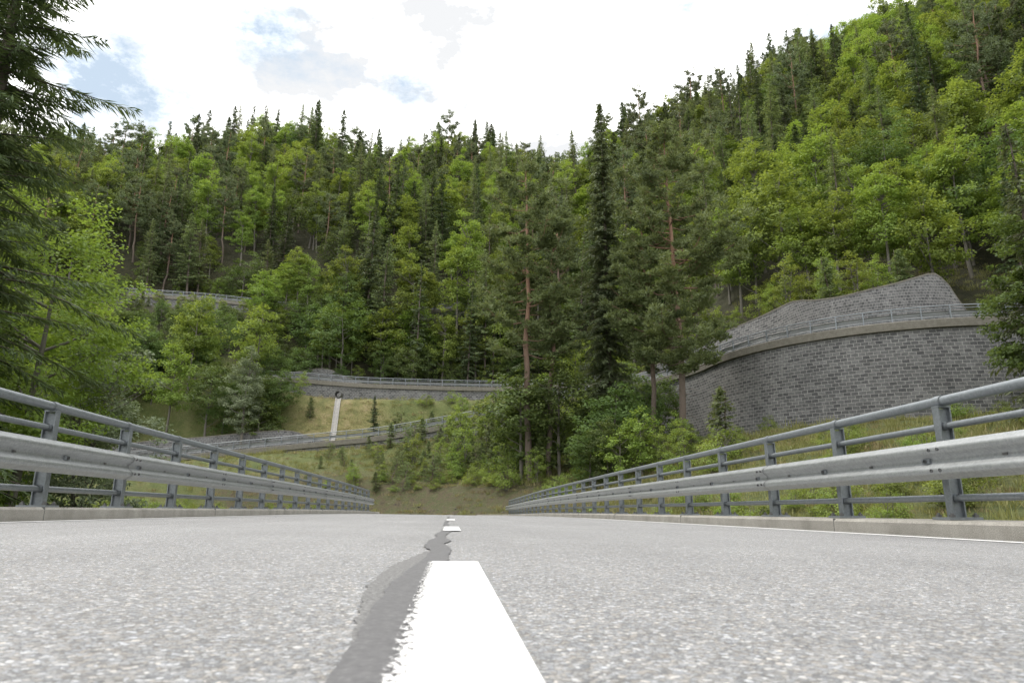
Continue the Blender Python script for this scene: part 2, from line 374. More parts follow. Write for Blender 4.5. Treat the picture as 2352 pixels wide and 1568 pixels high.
def inner_wall(E,name,lo=.35,lean=.14):
    Nn,T=enormals(E); s=np.concatenate([[0],np.cumsum(np.linalg.norm(np.diff(E[:,:2],axis=0),axis=1))])
    ok=E[:,4]>lo; runs=[];cur=[]
    for i,o in enumerate(ok):
        if o: cur.append(i)
        elif cur: runs.append(cur);cur=[]
    if cur: runs.append(cur)
    m=M()
    for r in runs:
        if len(r)<3: continue
        R=E[r];n=Nn[r];ss=s[r];sec=[];uvs=[];h=R[:,4]+.12
        for f in np.linspace(0,1,10):
            z=R[:,2]-.2+(h+.2)*f; sec.append(off(R,RW+.3+lean*h*f,z,n)); uvs.append(np.stack([ss,z],1))
        sweep(m,np.stack(sec,1),0,True,np.stack(uvs,1))
        zt=R[:,2]+h; e=RW+.3+lean*h
        cap=[off(R,e-.05,zt-.14,n),off(R,e-.05,zt,n),off(R,e+.35,zt+.01,n)]
        sweep(m,np.stack(cap,1),1)
        # grass shoulder reaching back from the coping to the hillside
        sh=[off(R,e+.3,zt-.03,n),off(R,e+1.0,zt-.04,n),off(R,RW+4.2,zt-.5,n)]
        sweep(m,np.stack(sh,1),2,True)
    return m.build(name,[S_wall,C_cap,G])
def far_road(E,name):
    Nn,T=enormals(E); m=M()
    sweep(m,np.stack([off(E,.4,E[:,2]-.0,Nn),off(E,4,E[:,2]+.03,Nn),off(E,RW+.35,E[:,2]+.02,Nn)],1),0,True)
    for a in (.75,RW-.3): sweep(m,np.stack([off(E,a,E[:,2]+.035,Nn),off(E,a+.15,E[:,2]+.035,Nn)],1),1)
    return m.build(name,[A_far,W_edge])
for E in (E1,E2,E3):
    far_road(E,'mountain_road'); outer_wall(E,'stone_retaining_wall'); inner_wall(E,'hillside_stone_wall'); rail_far(E,'road_guardrail')

# concrete drainage channel on the clearing
m=M(); ys=np.linspace(90.0+5.9,107.5,26); xs=np.interp(ys,[95,107.5],[-16.6,-17.6]); zs=H(xs,ys)+.12
prof=[(-.42,-.2),(-.42,.16),(-.3,.16),(-.16,.0),(.16,.0),(.3,.16),(.42,.16),(.42,-.2)]
sweep(m,np.stack([np.column_stack([xs+a,ys,zs+b]) for a,b in prof],1),0)
tube(m,[(-17.6,106.4,zs[-1]+.5),(-17.6,108.6,zs[-1]+.7)],.5,16,1)
m.build('drainage_channel',[C_light,S_bolt])

# ---------------------------------------------------------------- main road
def off_m(lat,dz=0.,sl=slice(None)):
    lat=np.broadcast_to(lat,(len(mc),))
    z=zc(ms)+xfall(ms)*lat+dz
    return np.column_stack([mc+mn*lat[:,None],z])[sl]
m=M(); sweep(m,np.stack([off_m(l) for l in (-4.3,-2,0,2,4.3)],1),0,True); road=m.build('asphalt_road',[A_road])
m=M()
for a,b in ((-3.86,-3.72),(3.72,3.86)):
    sweep(m,np.stack([off_m(a,.004),off_m(b,.004)],1),0)
m.build('road_edge_line',[W_edge])
# centre dashes
m=M()
def dash(y0,y1,x0=-.0605,x1=.087):
    n=max(2,int((y1-y0)/.25)); y=np.linspace(y0,y1,n)
    L=np.column_stack([0*y+x0,y,np.interp(y,ms,zc(ms))-.0145*x0+.008]); R=np.column_stack([0*y+x1,y,np.interp(y,ms,zc(ms))-.0145*x1+.008])
    sweep(m,np.stack([L,R],1),0)
dash(-2.6,2.14); dash(5.4,6.75); dash(11.2,12.6); dash(20,21.4); dash(29,30.4)
y=-8
while y>-50: dash(y,y+3); y-=6
m.build('road_centre_line',[W_line])
# sealed crack
m=M()
yk=[-2,.4,.68,.98,1.25,1.53,1.9,2.25,2.5,2.87,3.3,3.7,4.3,5.2,6.2,7.5,9,12,16,22,30,44]
lk=[-.10,-.103,-.108,-.112,-.118,-.12,-.105,-.08,-.075,-.092,-.112,-.105,-.085,-.073,-.06,-.055,-.07,-.04,-.06,-.03,-.05,-.03]
rk=[-.03,-.04,-.045,-.05,-.055,-.058,-.05,0,.0,.002,-.025,.0,-.02,.005,-.005,.0,-.03,0,-.02,.01,-.01,.01]
y=np.concatenate([np.arange(-2,6,.02),np.arange(6,44,.15)])
jag=lambda s,a:(np.interp(y,np.arange(-2,45,s),rng.normal(0,a,len(np.arange(-2,45,s)))))
l=np.interp(y,yk,lk)+jag(.05,.003)+jag(.3,.008)*(y>2.6); r=np.interp(y,yk,rk)+jag(.05,.002)+jag(.3,.007)*(y>2.6)
zz=np.interp(y,ms,zc(ms))
sweep(m,np.stack([np.column_stack([l,y,zz-.0145*l+.0045]),np.column_stack([r,y,zz-.0145*r+.0045])],1),0)
sel=(y>.85)&(y<2.75); y2=y[sel]
l2=np.interp(y2,[.85,1.1,1.4,1.7,2.0,2.25,2.5,2.75],[-.108,-.135,-.158,-.165,-.16,-.14,-.11,-.085])+jag(.03,.004)[sel]
sweep(m,np.stack([np.column_stack([l2,y2,zz[sel]-.0145*l2+.0025]),np.column_stack([0*y2-.06,y2,zz[sel]+.0033])],1),1)
m.build('road_crack_repair',[A_tar,A_rough])
# kerbs
def kerb(side,s0,s1,name,xin):
    m=M(); sl=(ms>=s0)&(ms<=s1); sg=side
    prof=[(xin,-.10),(xin,.105),(xin+.03,.13),(xin+.85,.13),(xin+.88,.10),(xin+.88,-.6)]
    idx=np.where(sl)[0]
    sec=[off_m(sg*a,b)[idx] for a,b in prof]
    zt=off_m(sg*xin,0)[idx][:,2]
    for (a,b),q in zip(prof,sec): q[:,2]=zt+b
    sweep(m,np.stack(sec,1),0)
    for e in (0,-1):
        P=[q[e] for q in sec]; m.add([P[0],P[2],P[3],P[5]],[[0,1,2,3]],0)
    for yy in np.arange(max(s0,0)+2.2,min(s1,44),5.0):
        z=np.interp(yy,ms,zc(ms))-.0145*sg*xin
        box(m,(sg*(xin+.3),yy,z+.03),.606,.006,.203,1)
    return m.build(name,[C_kerb,S_bolt])
kerb(1,-24,54.5,'kerb',4.08); kerb(-1,-24,40,'kerb',3.92)
# bridge deck structure below
m=M()
box(m,(0.02,10,-.62),9.75,68,.55,0)
for x in (-3,3): box(m,(x,10,-1.5),1.0,68,1.2,0)
for yy in (-8,14,36): box(m,(0,yy,-4.2),7,.9,4.5,0)
box(m,(0,44.4,-2.6),9.6,1.0,3.6,0); box(m,(0,-24.4,-2.6),9.6,1.0,3.6,0)
m.build('road_bridge',[C_cap])

# ---------------------------------------------------------------- near guardrails
def guard(side,X,Y0,Y1,k0,name,zk):
    m=M(); Z=np.array([0,0,1.]);
    def zb(y): return np.interp(y,ms,zc(ms))+.15+zk
    ys=np.arange(Y0-1.75*k0,Y1+.01,1.75)
    yy=np.arange(ys[0],ys[-1]+.3,.875)
    def ln(x,h): return np.column_stack([0*yy+x,yy,[zb(q)+h for q in yy]])
    tube(m,ln(X,1.06),.046,14,0); tube(m,ln(X+side*.0,.83),.031,12,0); tube(m,ln(X,.19),.031,12,0)
    for y in ys:
        z=zb(y)
        box(m,(X-side*.055,y,z+.50),.012,.085,1.0,0); box(m,(X+side*.055,y,z+.50),.012,.085,1.0,0); box(m,(X,y,z+.495),.098,.012,.985,0)
        box(m,(X,y,z+1.008),.125,.09,.016,0)
        tube(m,[(X,y-.045,z+1.06),(X,y+.045,z+1.06)],.053,14,0)
        for h in (.83,.19): tube(m,[(X,y-.075,z+h),(X,y+.075,z+h)],.038,12,0)
        box(m,(X,y,z+.012),.30,.24,.022,0)
        for a in (-.11,.11):
            for b in (-.085,.085): tube(m,[(X+a,y+b,z+.02),(X+a,y+b,z+.06)],.013,6,2); box(m,(X+a,y+b,z+.034),.036,.036,.02,2)
        box(m,(X-side*.125,y,z+.52),.13,.07,.16,0)
    xb=X-side*.19
    prof=[(.345,0),(.36,.012),(.385,.062),(.405,.078),(.435,.078),(.455,.062),(.49,.018),(.51,.012),(.53,.018),(.565,.062),(.585,.078),(.615,.078),(.635,.062),(.66,.012),(.675,0)]
    prof=np.array(prof)
    y=ys[0]-.3; k=0
    while y<ys[-1]+.3:
        e=min(y+3.72,ys[-1]+.5); o=(k%2)*.005
        yq=np.linspace(y,e,9)
        sec=[]
        for q in yq:
            z=zb(q); sec.append([(xb-side*(b+o),q,z+a) for a,b in prof])
        sec=np.array(sec); sweep(m,sec,1,True)
        back=sec.copy(); back[:,:,0]+=side*.004; sweep(m,back[:,::-1],1,True)
        lap=np.stack([sec[0]+[-side*.0025,-.004,0],sec[0]+[-side*.0025,.004,0]]); sweep(m,lap,2)
        for dy in (.06,.17):
            for a in (.42,.60): tube(m,[(xb-side*(.076+o),y+dy,zb(y)+a),(xb-side*(.092+o),y+dy,zb(y)+a)],.015,8,2)
        y+=3.5; k+=1
    for y in ys:
        z=zb(y); box(m,(xb-side*.024,y,z+.51),.02,.10,.045,0); tube(m,[(xb-side*.02,y,z+.51),(xb-side*.05,y,z+.51)],.017,6,2)
        box(m,(xb-side*.022,y+.85,z+.51),.006,.05,.018,2)
    ob=m.build(name,[S_post,S_beam,S_bolt])
    return ob
guard(1,4.5,5.9,54,8,'bridge_guardrail',.008+.13-.15-.0145*4.08+.05-.055)
guard(-1,-4.3,7.76,38.5,9,'bridge_guardrail',.13-.15+.0145*3.92)

# ---------------------------------------------------------------- tree generators
def spruce(name,h,r,seed,tw=.16,sp=.3,start=.08,whorl=.45,nb=6,droop=.35,lm=None,gap=.0,bark=None,link=False,prof=.8,tl=.9,dens=1,rag=.25):
    g=np.random.default_rng(seed); m=M()
    tz=np.linspace(0,h,14); wob=np.cumsum(g.normal(0,.03,(14,2)),0)
    tr=h*.0085+.03
    tube(m,np.column_stack([wob,tz]),tr*(1-tz/h)**.8+.012,8,0)
    z=h*start; C=[];D=[];Ls=[];Nn=[]
    while z<h-.1:
        t=(z-h*start)/(h*(1-start)); rad=r*((1-t)**prof)*(.72+.28*min(1,t*7+.2))+.12
        rad*=1+g.normal(0,rag*.5)
        for b in range(nb):
            if g.random()<gap: continue
            az=g.uniform(0,2*np.pi); L=rad*g.uniform(.85-rag*1.4,1.05+rag*.5); zb=z+g.uniform(-.25,.25)*whorl*2
            n=max(2,int(L/sp)); s=(np.arange(n)+g.uniform(.3,1.0,n))/n; s=np.clip(s,.1,1)
            up=.35*t-.05; dr=droop*g.uniform(.6,1.3)*(1-t*.6)
            bx=math.cos(az);by=math.sin(az)
            zz=zb+L*(up*s-dr*s**1.3+.18*dr*s**4)
            P=np.column_stack([bx*L*s,by*L*s,zz])
            if L>.8: tube(m,[(0,0,zb),(bx*L*.5,by*L*.5,zb+L*(up*.5-dr*.41)),(bx*L*.93,by*L*.93,zb+L*(up*.93-dr*.9+.13*dr))],[.012+.010*L,.008+.006*L,.004],3,0)
            for sd in (-1,1):
                for _ in range(dens):
                    a=az+sd*g.uniform(.5,1.1,n); ll=np.minimum(tl,(.55*L*(1.05-s)+.22))*g.uniform(.7,1.2,n)
                    dz=-g.uniform(.15,.75,n)*(.4+dr*1.6)
                    d=unit(np.column_stack([np.cos(a),np.sin(a),dz]))
                    C.append(P+d*ll[:,None]*.5+g.normal(0,.04,(n,3)));D.append(d);Ls.append(ll)
                    Nn.append(unit(np.column_stack([g.normal(0,.45,n),g.normal(0,.45,n),np.ones(n)])))
            d=unit(np.column_stack([bx*.35+g.normal(0,.2,n),by*.35+g.normal(0,.2,n),-np.ones(n)*(.3+dr)]))
            ll=np.full(n,min(.55*tl,.25*L+.15)); C.append(P+d*ll[:,None]*.45);D.append(d);Ls.append(ll);Nn.append(unit(np.column_stack([np.cos(az+g.normal(0,1,n)),np.sin(az+g.normal(0,1,n)),g.normal(0,.3,n)])))
        z+=whorl*g.uniform(.7,1.3)*(1-.45*t)
    n=8; d=unit(np.column_stack([g.normal(0,.4,n),g.normal(0,.4,n),np.ones(n)])); C.append(np.column_stack([0*d[:,:2],h-.1-g.uniform(0,.6,n)]));D.append(d);Ls.append(np.full(n,.5));Nn.append(g.normal(0,1,(n,3)))
    C=np.concatenate(C);D=np.concatenate(D);Ls=np.concatenate(Ls);Nn=np.concatenate(Nn)
    diamonds(m,C,D,Ls,tw*g.uniform(.7,1.3,len(C)),Nn,1)
    return m.build(name,[bark or B_dark,lm or L_spruce],link)

def pine(name,h,r,seed,nl=(.42,.09),start=.35,nbr=46,puff=34,link=False,lm=None,dead=10,pr_=(.28,.62)):
    g=np.random.default_rng(seed); m=M()
    tz=np.linspace(0,h,16); wob=np.cumsum(g.normal(0,.11,(16,2)),0)
    tube(m,np.column_stack([wob,tz]),(h*.0095)*(1-tz/h)**.75+.03,9,0)
    tx=lambda z:np.array([np.interp(z,tz,wob[:,0]),np.interp(z,tz,wob[:,1]),z])
    cl=[]
    for i in range(nbr):
        t=(i+g.random())/nbr; z=h*(start+(1-start)*.985*t)
        pr=math.sin(math.pi*min(1,.30+.66*t))**.7
        L=r*pr*g.uniform(.45,1.15)+.3; az=g.uniform(0,2*np.pi); up=g.uniform(-.12,.25)+.45*t*t
        p0=tx(z); pts=[p0]
        bend=g.normal(0,.25)
        for s in (.33,.66,1.):
            d=np.array([math.cos(az+bend*s),math.sin(az+bend*s),0]); pts.append(p0+d*L*s+np.array([0,0,L*(up*s+.22*s*s-.12*math.sin(s*3))]))
        tube(m,pts,[.015+.012*L,.012+.008*L,.012+.005*L,.01],4,0)
        ns=max(3,int(L*2.6))
        for k in range(ns):
            s=g.uniform(.22,1.05); a=az+g.normal(0,.6); q=np.array([np.interp(s,[0,.33,.66,1.05],[p[j] for p in pts]) for j in range(3)])
            c=q+np.array([math.cos(a),math.sin(a),0])*g.uniform(.1,.32)*L*.8+np.array([0,0,g.uniform(-.1,.35)])
            if s<1 and g.random()<.5: tube(m,[q,(q+c)/2+[0,0,-.03],c],[.018,.012,.008],3,0)
            cl.append(c)
    for i in range(dead):
        z=h*g.uniform(start*.4,start*1.2); az=g.uniform(0,6.28); L=g.uniform(.5,1.9); p0=tx(z)
        tube(m,[p0,p0+np.array([math.cos(az)*L*.5,math.sin(az)*L*.5,-.02]),p0+np.array([math.cos(az+.3)*L,math.sin(az+.3)*L,-.2*L])],[.03,.018,.006],3,0)
    cl=np.array(cl); k=len(cl); C=np.repeat(cl,puff,0); n=len(C)
    R=np.repeat(g.uniform(pr_[0],pr_[1],k),puff)*(.6 if h<10 else 1)
    d=unit(g.normal(0,1,(n,3))*[1,1,.6]+[0,0,.25]); C=C+d*(R*g.uniform(.2,1,n)**.6)[:,None]*[1,1,.6]
    dd=unit(d+g.normal(0,.35,(n,3))+[0,0,.35])
    diamonds(m,C,dd,nl[0]*g.uniform(.6,1.2,n),nl[1]*g.uniform(.7,1.3,n),g.normal(0,1,(n,3)),1)
    return m.build(name,[B_pine,lm or L_pine],link)

def broad(name,h,r,seed,ncl=70,lv=60,ls=.32,base=.22,lm=None,link=False,bark=None,cs=.3,flat=.55,lobes=6,stems=1,topw=.8):
    g=np.random.default_rng(seed); m=M()
    zc0=h*(base+1)/2; hz=h*(1-base)/2
    ld=unit(g.normal(0,1,(lobes,3))); la=g.uniform(.0,.35,lobes)
    u=unit(g.normal(0,1,(ncl,3))); rad=g.uniform(.08,1,ncl)**.42
    lob=1-.18+ (np.maximum(0,u@ld.T)**4*la).sum(1)
    taper=np.where(u[:,2]>0,1-(1-topw)*u[:,2],1)
    cl=np.column_stack([u[:,0]*r*rad*lob*taper,u[:,1]*r*rad*lob*taper,zc0+u[:,2]*hz*rad*np.minimum(lob,1.12)])
    cr_=r*cs*g.uniform(.6,1.35,ncl)
    for s in range(stems):
        lean=g.normal(0,.12,2)*(0 if stems==1 else 1); tz=np.linspace(0,h*.8,8); w=np.cumsum(g.normal(0,.06,(8,2)),0)+lean*tz[:,None]
        tube(m,np.column_stack([w,tz]),(h*.012+.02)*(1-tz/(h*.82))**.8/(stems**.5)+.01,7,0)
        for i in g.choice(ncl,min(ncl,16),False):
            c=cl[i]; z0=max(h*base*.7,min(c[2]-.4*np.hypot(c[0],c[1])-.5,h*.7)); p0=np.array([np.interp(z0,tz,w[:,0]),np.interp(z0,tz,w[:,1]),z0])
            mid=(p0+c)/2+[0,0,-.1*np.hypot(c[0],c[1])*.5]; tube(m,[p0,mid,c],[h*.0045,h*.003,.01],4,0)
    per=np.maximum(8,(lv*(cr_/cr_.mean())**1.6).astype(int)); C0=np.repeat(cl,per,0);R=np.repeat(cr_,per);n=len(C0)
    d=unit(g.normal(0,1,(n,3)))*(g.uniform(0,1,n)**.5)[:,None]; d[:,2]*=flat
    C=C0+d*R[:,None]; C[:,2]=np.maximum(C[:,2],.05)
    out=unit(C-[0,0,zc0*.8]); nrm=unit(out*.6+[0,0,.7]+g.normal(0,.55,(n,3)))
    dr=np.cross(nrm,g.normal(0,1,(n,3)))
    diamonds(m,C,dr,ls*g.uniform(.6,1.3,n),ls*.75*g.uniform(.6,1.2,n),nrm,1)
    return m.build(name,[bark or B_beech,lm or L_beech],link)

# instanced variants
var=[
 spruce('spruce_variant',25,4.0,1,tw=.3,sp=.4,start=.1,whorl=.6,nb=6,rag=.35),
 spruce('spruce_slim_variant',22,3.0,2,tw=.28,sp=.4,start=.2,whorl=.6,nb=5,gap=.15,rag=.4),
 pine('pine_variant',23,3.8,3,nl=(.6,.2),start=.38,nbr=36,puff=22,pr_=(.4,.85)),
 spruce('larch_variant',23,3.5,4,tw=.16,sp=.32,start=.22,whorl=.55,nb=6,droop=.2,lm=L_larch,tl=.8,rag=.4),
 broad('beech_variant',17,4.2,5,ncl=85,lv=62,ls=.36,base=.2,cs=.26),
 broad('beech_tall_variant',20,3.9,6,ncl=90,lv=60,ls=.36,base=.25,cs=.26,lobes=9),
 broad('maple_variant',13,3.8,7,ncl=85,lv=62,ls=.32,base=.08,lm=L_maple,cs=.26),
 broad('shrub_variant',2.6,1.5,8,ncl=36,lv=60,ls=.13,base=.0,lm=L_bush,cs=.33,stems=3),
 spruce('young_spruce_variant',4.5,1.3,9,tw=.12,sp=.18,start=.03,whorl=.25,nb=7,droop=.1,lm=L_larch,tl=.4),
 pine('young_pine_variant',4,1.2,10,nl=(.3,.06),start=.06,nbr=30,puff=20,lm=L_larch,dead=0),
 broad('leafy_sapling_variant',6.5,2.0,11,ncl=45,lv=52,ls=.20,base=.05,lm=L_bush,cs=.3,stems=2),
 spruce('dense_spruce_variant',20,3.7,12,tw=.32,sp=.38,start=.03,whorl=.55,nb=7,droop=.3,rag=.35),
 broad('oak_variant',15,4.6,13,ncl=85,lv=60,ls=.34,base=.12,lm=L_maple,cs=.25,lobes=10),
]
def grass_clump(name,seed,n=90,hh=.45,R=.7,w=.035,lm=None):
    g=np.random.default_rng(seed); m=M()
    c=np.column_stack([g.normal(0,R*.5,(n,2)),np.zeros(n)]); d=unit(np.column_stack([g.normal(0,.35,(n,2)),np.ones(n)])); L=hh*g.uniform(.4,1.2,n)
    diamonds(m,c+d*L[:,None]*.5,d,L,w,g.normal(0,1,(n,3)),0); return m.build(name,[lm or L_grass],False)
gv=[grass_clump('grass_tuft',1,50,w=.045),grass_clump('grass_tuft_tall',2,35,.8,.5,.05),grass_clump('grass_tuft_dry',3,50,.5,.7,.045,L_dry)]

def instancer(name,variants,pts,idx,scl):
    pts=np.asarray(pts,float); me=bpy.data.meshes.new(name); me.from_pydata(pts.tolist(),[],[])
    n=len(pts)
    a=me.attributes.new('idx','INT','POINT');a.data.foreach_set('value',np.asarray(idx,np.int32))
    a=me.attributes.new('scl','FLOAT_VECTOR','POINT'); sc=np.asarray(scl,float); sv=np.column_stack([sc*rng.uniform(.85,1.18,n),sc*rng.uniform(.85,1.18,n),sc*rng.uniform(.82,1.15,n)]); a.data.foreach_set('vector',sv.astype(np.float32).ravel())
    a=me.attributes.new('rot','FLOAT_VECTOR','POINT'); rv=np.column_stack([rng.normal(0,.03,n),rng.normal(0,.03,n),rng.uniform(0,6.28,n)]); a.data.foreach_set('vector',rv.astype(np.float32).ravel())
    ob=bpy.data.objects.new(name,me); scene.collection.objects.link(ob)
    ng=bpy.data.node_groups.new(name+'_scatter','GeometryNodeTree')
    ng.interface.new_socket('Geometry',in_out='INPUT',socket_type='NodeSocketGeometry'); ng.interface.new_socket('Geometry',in_out='OUTPUT',socket_type='NodeSocketGeometry')
    gi=ng.nodes.new('NodeGroupInput');go=ng.nodes.new('NodeGroupOutput');jn=ng.nodes.new('GeometryNodeJoinGeometry')
    def na(nm,t):
        q=ng.nodes.new('GeometryNodeInputNamedAttribute'); q.data_type=t; q.inputs['Name'].default_value=nm; return q.outputs['Attribute']
    ia=na('idx','INT');sa=na('scl','FLOAT_VECTOR');ra=na('rot','FLOAT_VECTOR')
    for i,v in enumerate(variants):
        col=bpy.data.collections.new(v.name+'_source'); col.objects.link(v)
        ci=ng.nodes.new('GeometryNodeCollectionInfo'); ci.inputs['Collection'].default_value=col
        cp=ng.nodes.new('FunctionNodeCompare'); cp.data_type='INT'; cp.operation='EQUAL'
        ins=[s for s in cp.inputs if s.type=='INT']; ng.links.new(ia,ins[0]); ins[1].default_value=i
        ip=ng.nodes.new('GeometryNodeInstanceOnPoints')
        ng.links.new(gi.outputs[0],ip.inputs['Points']); ng.links.new(cp.outputs[0],ip.inputs['Selection']); ng.links.new(ci.outputs[0],ip.inputs['Instance'])
        ng.links.new(ra,ip.inputs['Rotation']); ng.links.new(sa,ip.inputs['Scale'])
        ng.links.new(ip.outputs[0],jn.inputs[0])
    ng.links.new(jn.outputs[0],go.inputs[0])
    md=ob.modifiers.new('scatter','NODES'); md.node_group=ng
    return ob

# ---------------------------------------------------------------- forest scatter
def jgrid(x0,x1,y0,y1,s,j=.5):
    X,Y=np.meshgrid(np.arange(x0,x1,s),np.arange(y0,y1,s)); X=X.ravel()+rng.uniform(-j,j,X.size)*s;Y=Y.ravel()+rng.uniform(-j,j,Y.size)*s; return X,Y
def pn(x,y,k=0): return np.sin(x*.071+k+1.7*np.sin(y*.043+k))*np.sin(y*.083-k*2+1.3*np.sin(x*.051))
FX=[];FI=[];FS=[]
def put(x,y,i,s): FX.append((x,y));FI.append(i);FS.append(s)
ch=lambda *a: a[int(rng.integers(len(a)))]
X,Y=jgrid(-235,235,24,250,5.2)
e1,_,b1=near(E1,X,Y);e2,_,b2=near(E2,X,Y);e3,_,b3=near(E3,X,Y);em,_,_=near(ME,X,Y)
for k in range(len(X)):
    x,y=X[k],Y[k]; q=x/max(y,1)
    if abs(em[k])<9: continue
    if abs(q)>1.25 and y>90: 
        if rng.random()<.4: continue
    if -3<e3[k]<RW+2.6 and b3[k]<2: continue
    if -3.5<e2[k]<RW+2.6 and b2[k]<2: continue
    if -7<e1[k]<RW+3.2 and b1[k]<2: continue
    p=pn(x,y); p2=pn(x,y,2.3); r=rng.random()
    if q>.26 and x>20 and y>48 and (e1[k]>0 or q>1.0):
        dist=e1[k]-RW if b1[k]<3 else 30
        if dist<8: continue
        if dist<34:
            if r<.78: put(x,y,ch(4,5,4,4,12),rng.uniform(.75,1.05))
            else: put(x,y,ch(0,3,2,11),rng.uniform(.75,.95))
            continue
        if r<.38+.25*p: put(x,y,ch(0,1,11,0),rng.uniform(.75,1.15))
        elif r<.68: put(x,y,ch(2,3,3),rng.uniform(.8,1.18))
        else: put(x,y,ch(4,5,12),rng.uniform(.8,1.1))
        continue
    if y>118 or e2[k]>10 and y>112:
        if x<-24 and y<133: continue
        if x<-24 and y<160 and r<.6: put(x,y,ch(2,3,3,0),rng.uniform(.75,.95)); continue
        if r<.18+.24*p2+(.10 if y>205 else 0): put(x,y,ch(0,1,11,0),rng.uniform(.7,1.15))
        elif r<.46+.15*p2: put(x,y,ch(2,3,3),rng.uniform(.8,1.15))
        else: put(x,y,ch(4,5,12,5),rng.uniform(.75,1.12))
        continue
    if x<-25 and 97<y<=118:
        put(x,y,ch(6,12,6,4),rng.uniform(.65,.95)); 
        if r<.6: put(x+2,y+1,ch(6,12),rng.uniform(.5,.7))
        continue
    if q<-.58 and y>32 and y<98:
        put(x,y,ch(6,4,12,0),rng.uniform(.6,.95)); continue
    if q>.98 and y<60 and y>24:
        put(x,y,ch(12,4,11,5),rng.uniform(.6,.95)); continue
# around and behind the camera
X,Y=jgrid(-110,110,-100,25,8)
for x,y in zip(X,Y):
    if abs(x)>24: put(x,y,ch(0,4,11,5),rng.uniform(.6,.95))
# understory on forest margins
X,Y=jgrid(-110,120,60,150,2.8)
e1,_,b1=near(E1,X,Y);e2,_,b2=near(E2,X,Y);e3,_,b3=near(E3,X,Y)
for k in range(len(X)):
    x,y=X[k],Y[k]
    if b3[k]<2 and x>-40 and -11<e3[k]<-2.5: put(x,y,ch(12,10,4,6,5),rng.uniform(.45,.85))
    elif b3[k]<2 and (RW+2.8<e3[k]<RW+8 or -6<e3[k]<-2.2): put(x,y,ch(7,10,10,8),rng.uniform(.5,1.) if e3[k]>0 else rng.uniform(.4,.6))
    elif x<-24 and 113<y<133 and not(-3<e2[k]<RW+3): put(x,y,ch(10,6,12,6),rng.uniform(.35,.6))
    elif b2[k]<2 and RW+2.8<e2[k]<RW+11 and x>-26: put(x,y,ch(7,10,12,6,4),rng.uniform(.5,.8))
    elif b1[k]<2 and x>24 and RW+3.0<e1[k]<RW+10 and rng.random()<.85: put(x,y,ch(7,10,10,8,10),rng.uniform(.6,.95)*(1.2 if e1[k]<RW+6 else 1))
    elif y>118 and rng.random()<.3 and not(-3<e3[k]<RW+3): put(x,y,ch(6,10,4,12),rng.uniform(.4,.7))
# slope between ramp and second terrace
for x,y,i,s in [(-10.8,97,11,.42),(-21,103.5,8,.7),(-5,97,10,.6),(-7.5,99,9,1.),(-3,100,8,.9),(-1,98,9,1.),(1.5,101,10,.6),(4,97,8,1.1),(5.5,99,9,1.1),(8,98,10,.8),(10,95,8,1.2),(-8,101,7,1),(13,97,10,1.1),(-4,104,7,.8),(0,104,7,.8),(-25.5,102,6,.8),(-27,98.5,6,.85),(17,93,4,.6),(20,90,4,.6),(-23.5,107,10,.7)]: put(x,y,i,s)
# young growth between the main road bank and the ramp
X,Y=jgrid(-14,15,70.5,83,2.0)
for x,y in zip(X,Y):
    e=near(E1,x,y)[0][0]
    if e>-2.2: continue
    d=abs(near(ME,x,y)[0][0])
    if d<8.5: continue
    if x<-9 and rng.random()<.5: continue
    put(x,y,ch(8,9,8,9,7,10),rng.uniform(.55,1.0)*min(1.05,.6+max(0,(x+9))*.03))
X,Y=jgrid(8,27,50,74,2.4)
for x,y in zip(X,Y):
    e=near(E1,x,y)[0][0]
    if e>-2.5 : continue
    if x/y>.36: 
        if rng.random()<.6: continue
        put(x,y,7,rng.uniform(.4,.8)); continue
    put(x,y,ch(10,7,8,7,6),rng.uniform(.4,.8))
for x,y,i,s in [(18.4,45,8,1.15),(16.5,48,10,.6),(17.5,43,7,1),(15,45,7,.9),(20,47,7,.8),(14,50,10,.8),(6.3,61.5,6,1.0),(9.6,60.4,6,.95),(8.0,64,12,.75),(5,64,10,.7),(12.5,58.5,10,.7),(4.8,60,7,1.0),(3.6,66.5,7,.8),(1.8,67.5,7,.6),(2.6,69.5,7,.8),(-1,69.5,7,.5),(-4,70.8,7,.45),(3.8,63,7,.6),(.5,70.6,7,.75),(-2.6,72,10,.35),(-7,72.5,7,.55),(-10,73,7,.5),(.2,68.6,7,.4),(-1.5,67.7,7,.45),(2.2,65.2,7,.55),(3.4,64.4,7,.45),(-5.6,70,7,.35),(-12.5,72.5,7,.45),(-3.2,68.9,7,.3),(1.4,66.6,7,.35),(13,60,12,.6),(14.6,56,6,.55)]: put(x,y,i,s)
# shrubs beside the bridge
X,Y=jgrid(-26,-7,8,62,2.5)
for x,y in zip(X,Y):
    if abs(near(ME,x,y)[0][0])<6.5: continue
    if rng.random()<.8: put(x,y,7,rng.uniform(.5,.9)*(1.1 if y<25 else .8))
X,Y=jgrid(6.8,38,12,44,2.2)
for x,y in zip(X,Y):
    pr=.7 if (y<34 and x<24) else .25
    if rng.random()<pr and x/y<1: put(x,y,7,rng.uniform(.4,.8))
FX=np.array(FX); FZ=H(FX[:,0],FX[:,1])-.15
instancer('forest',var,np.column_stack([FX,FZ]),FI,FS)
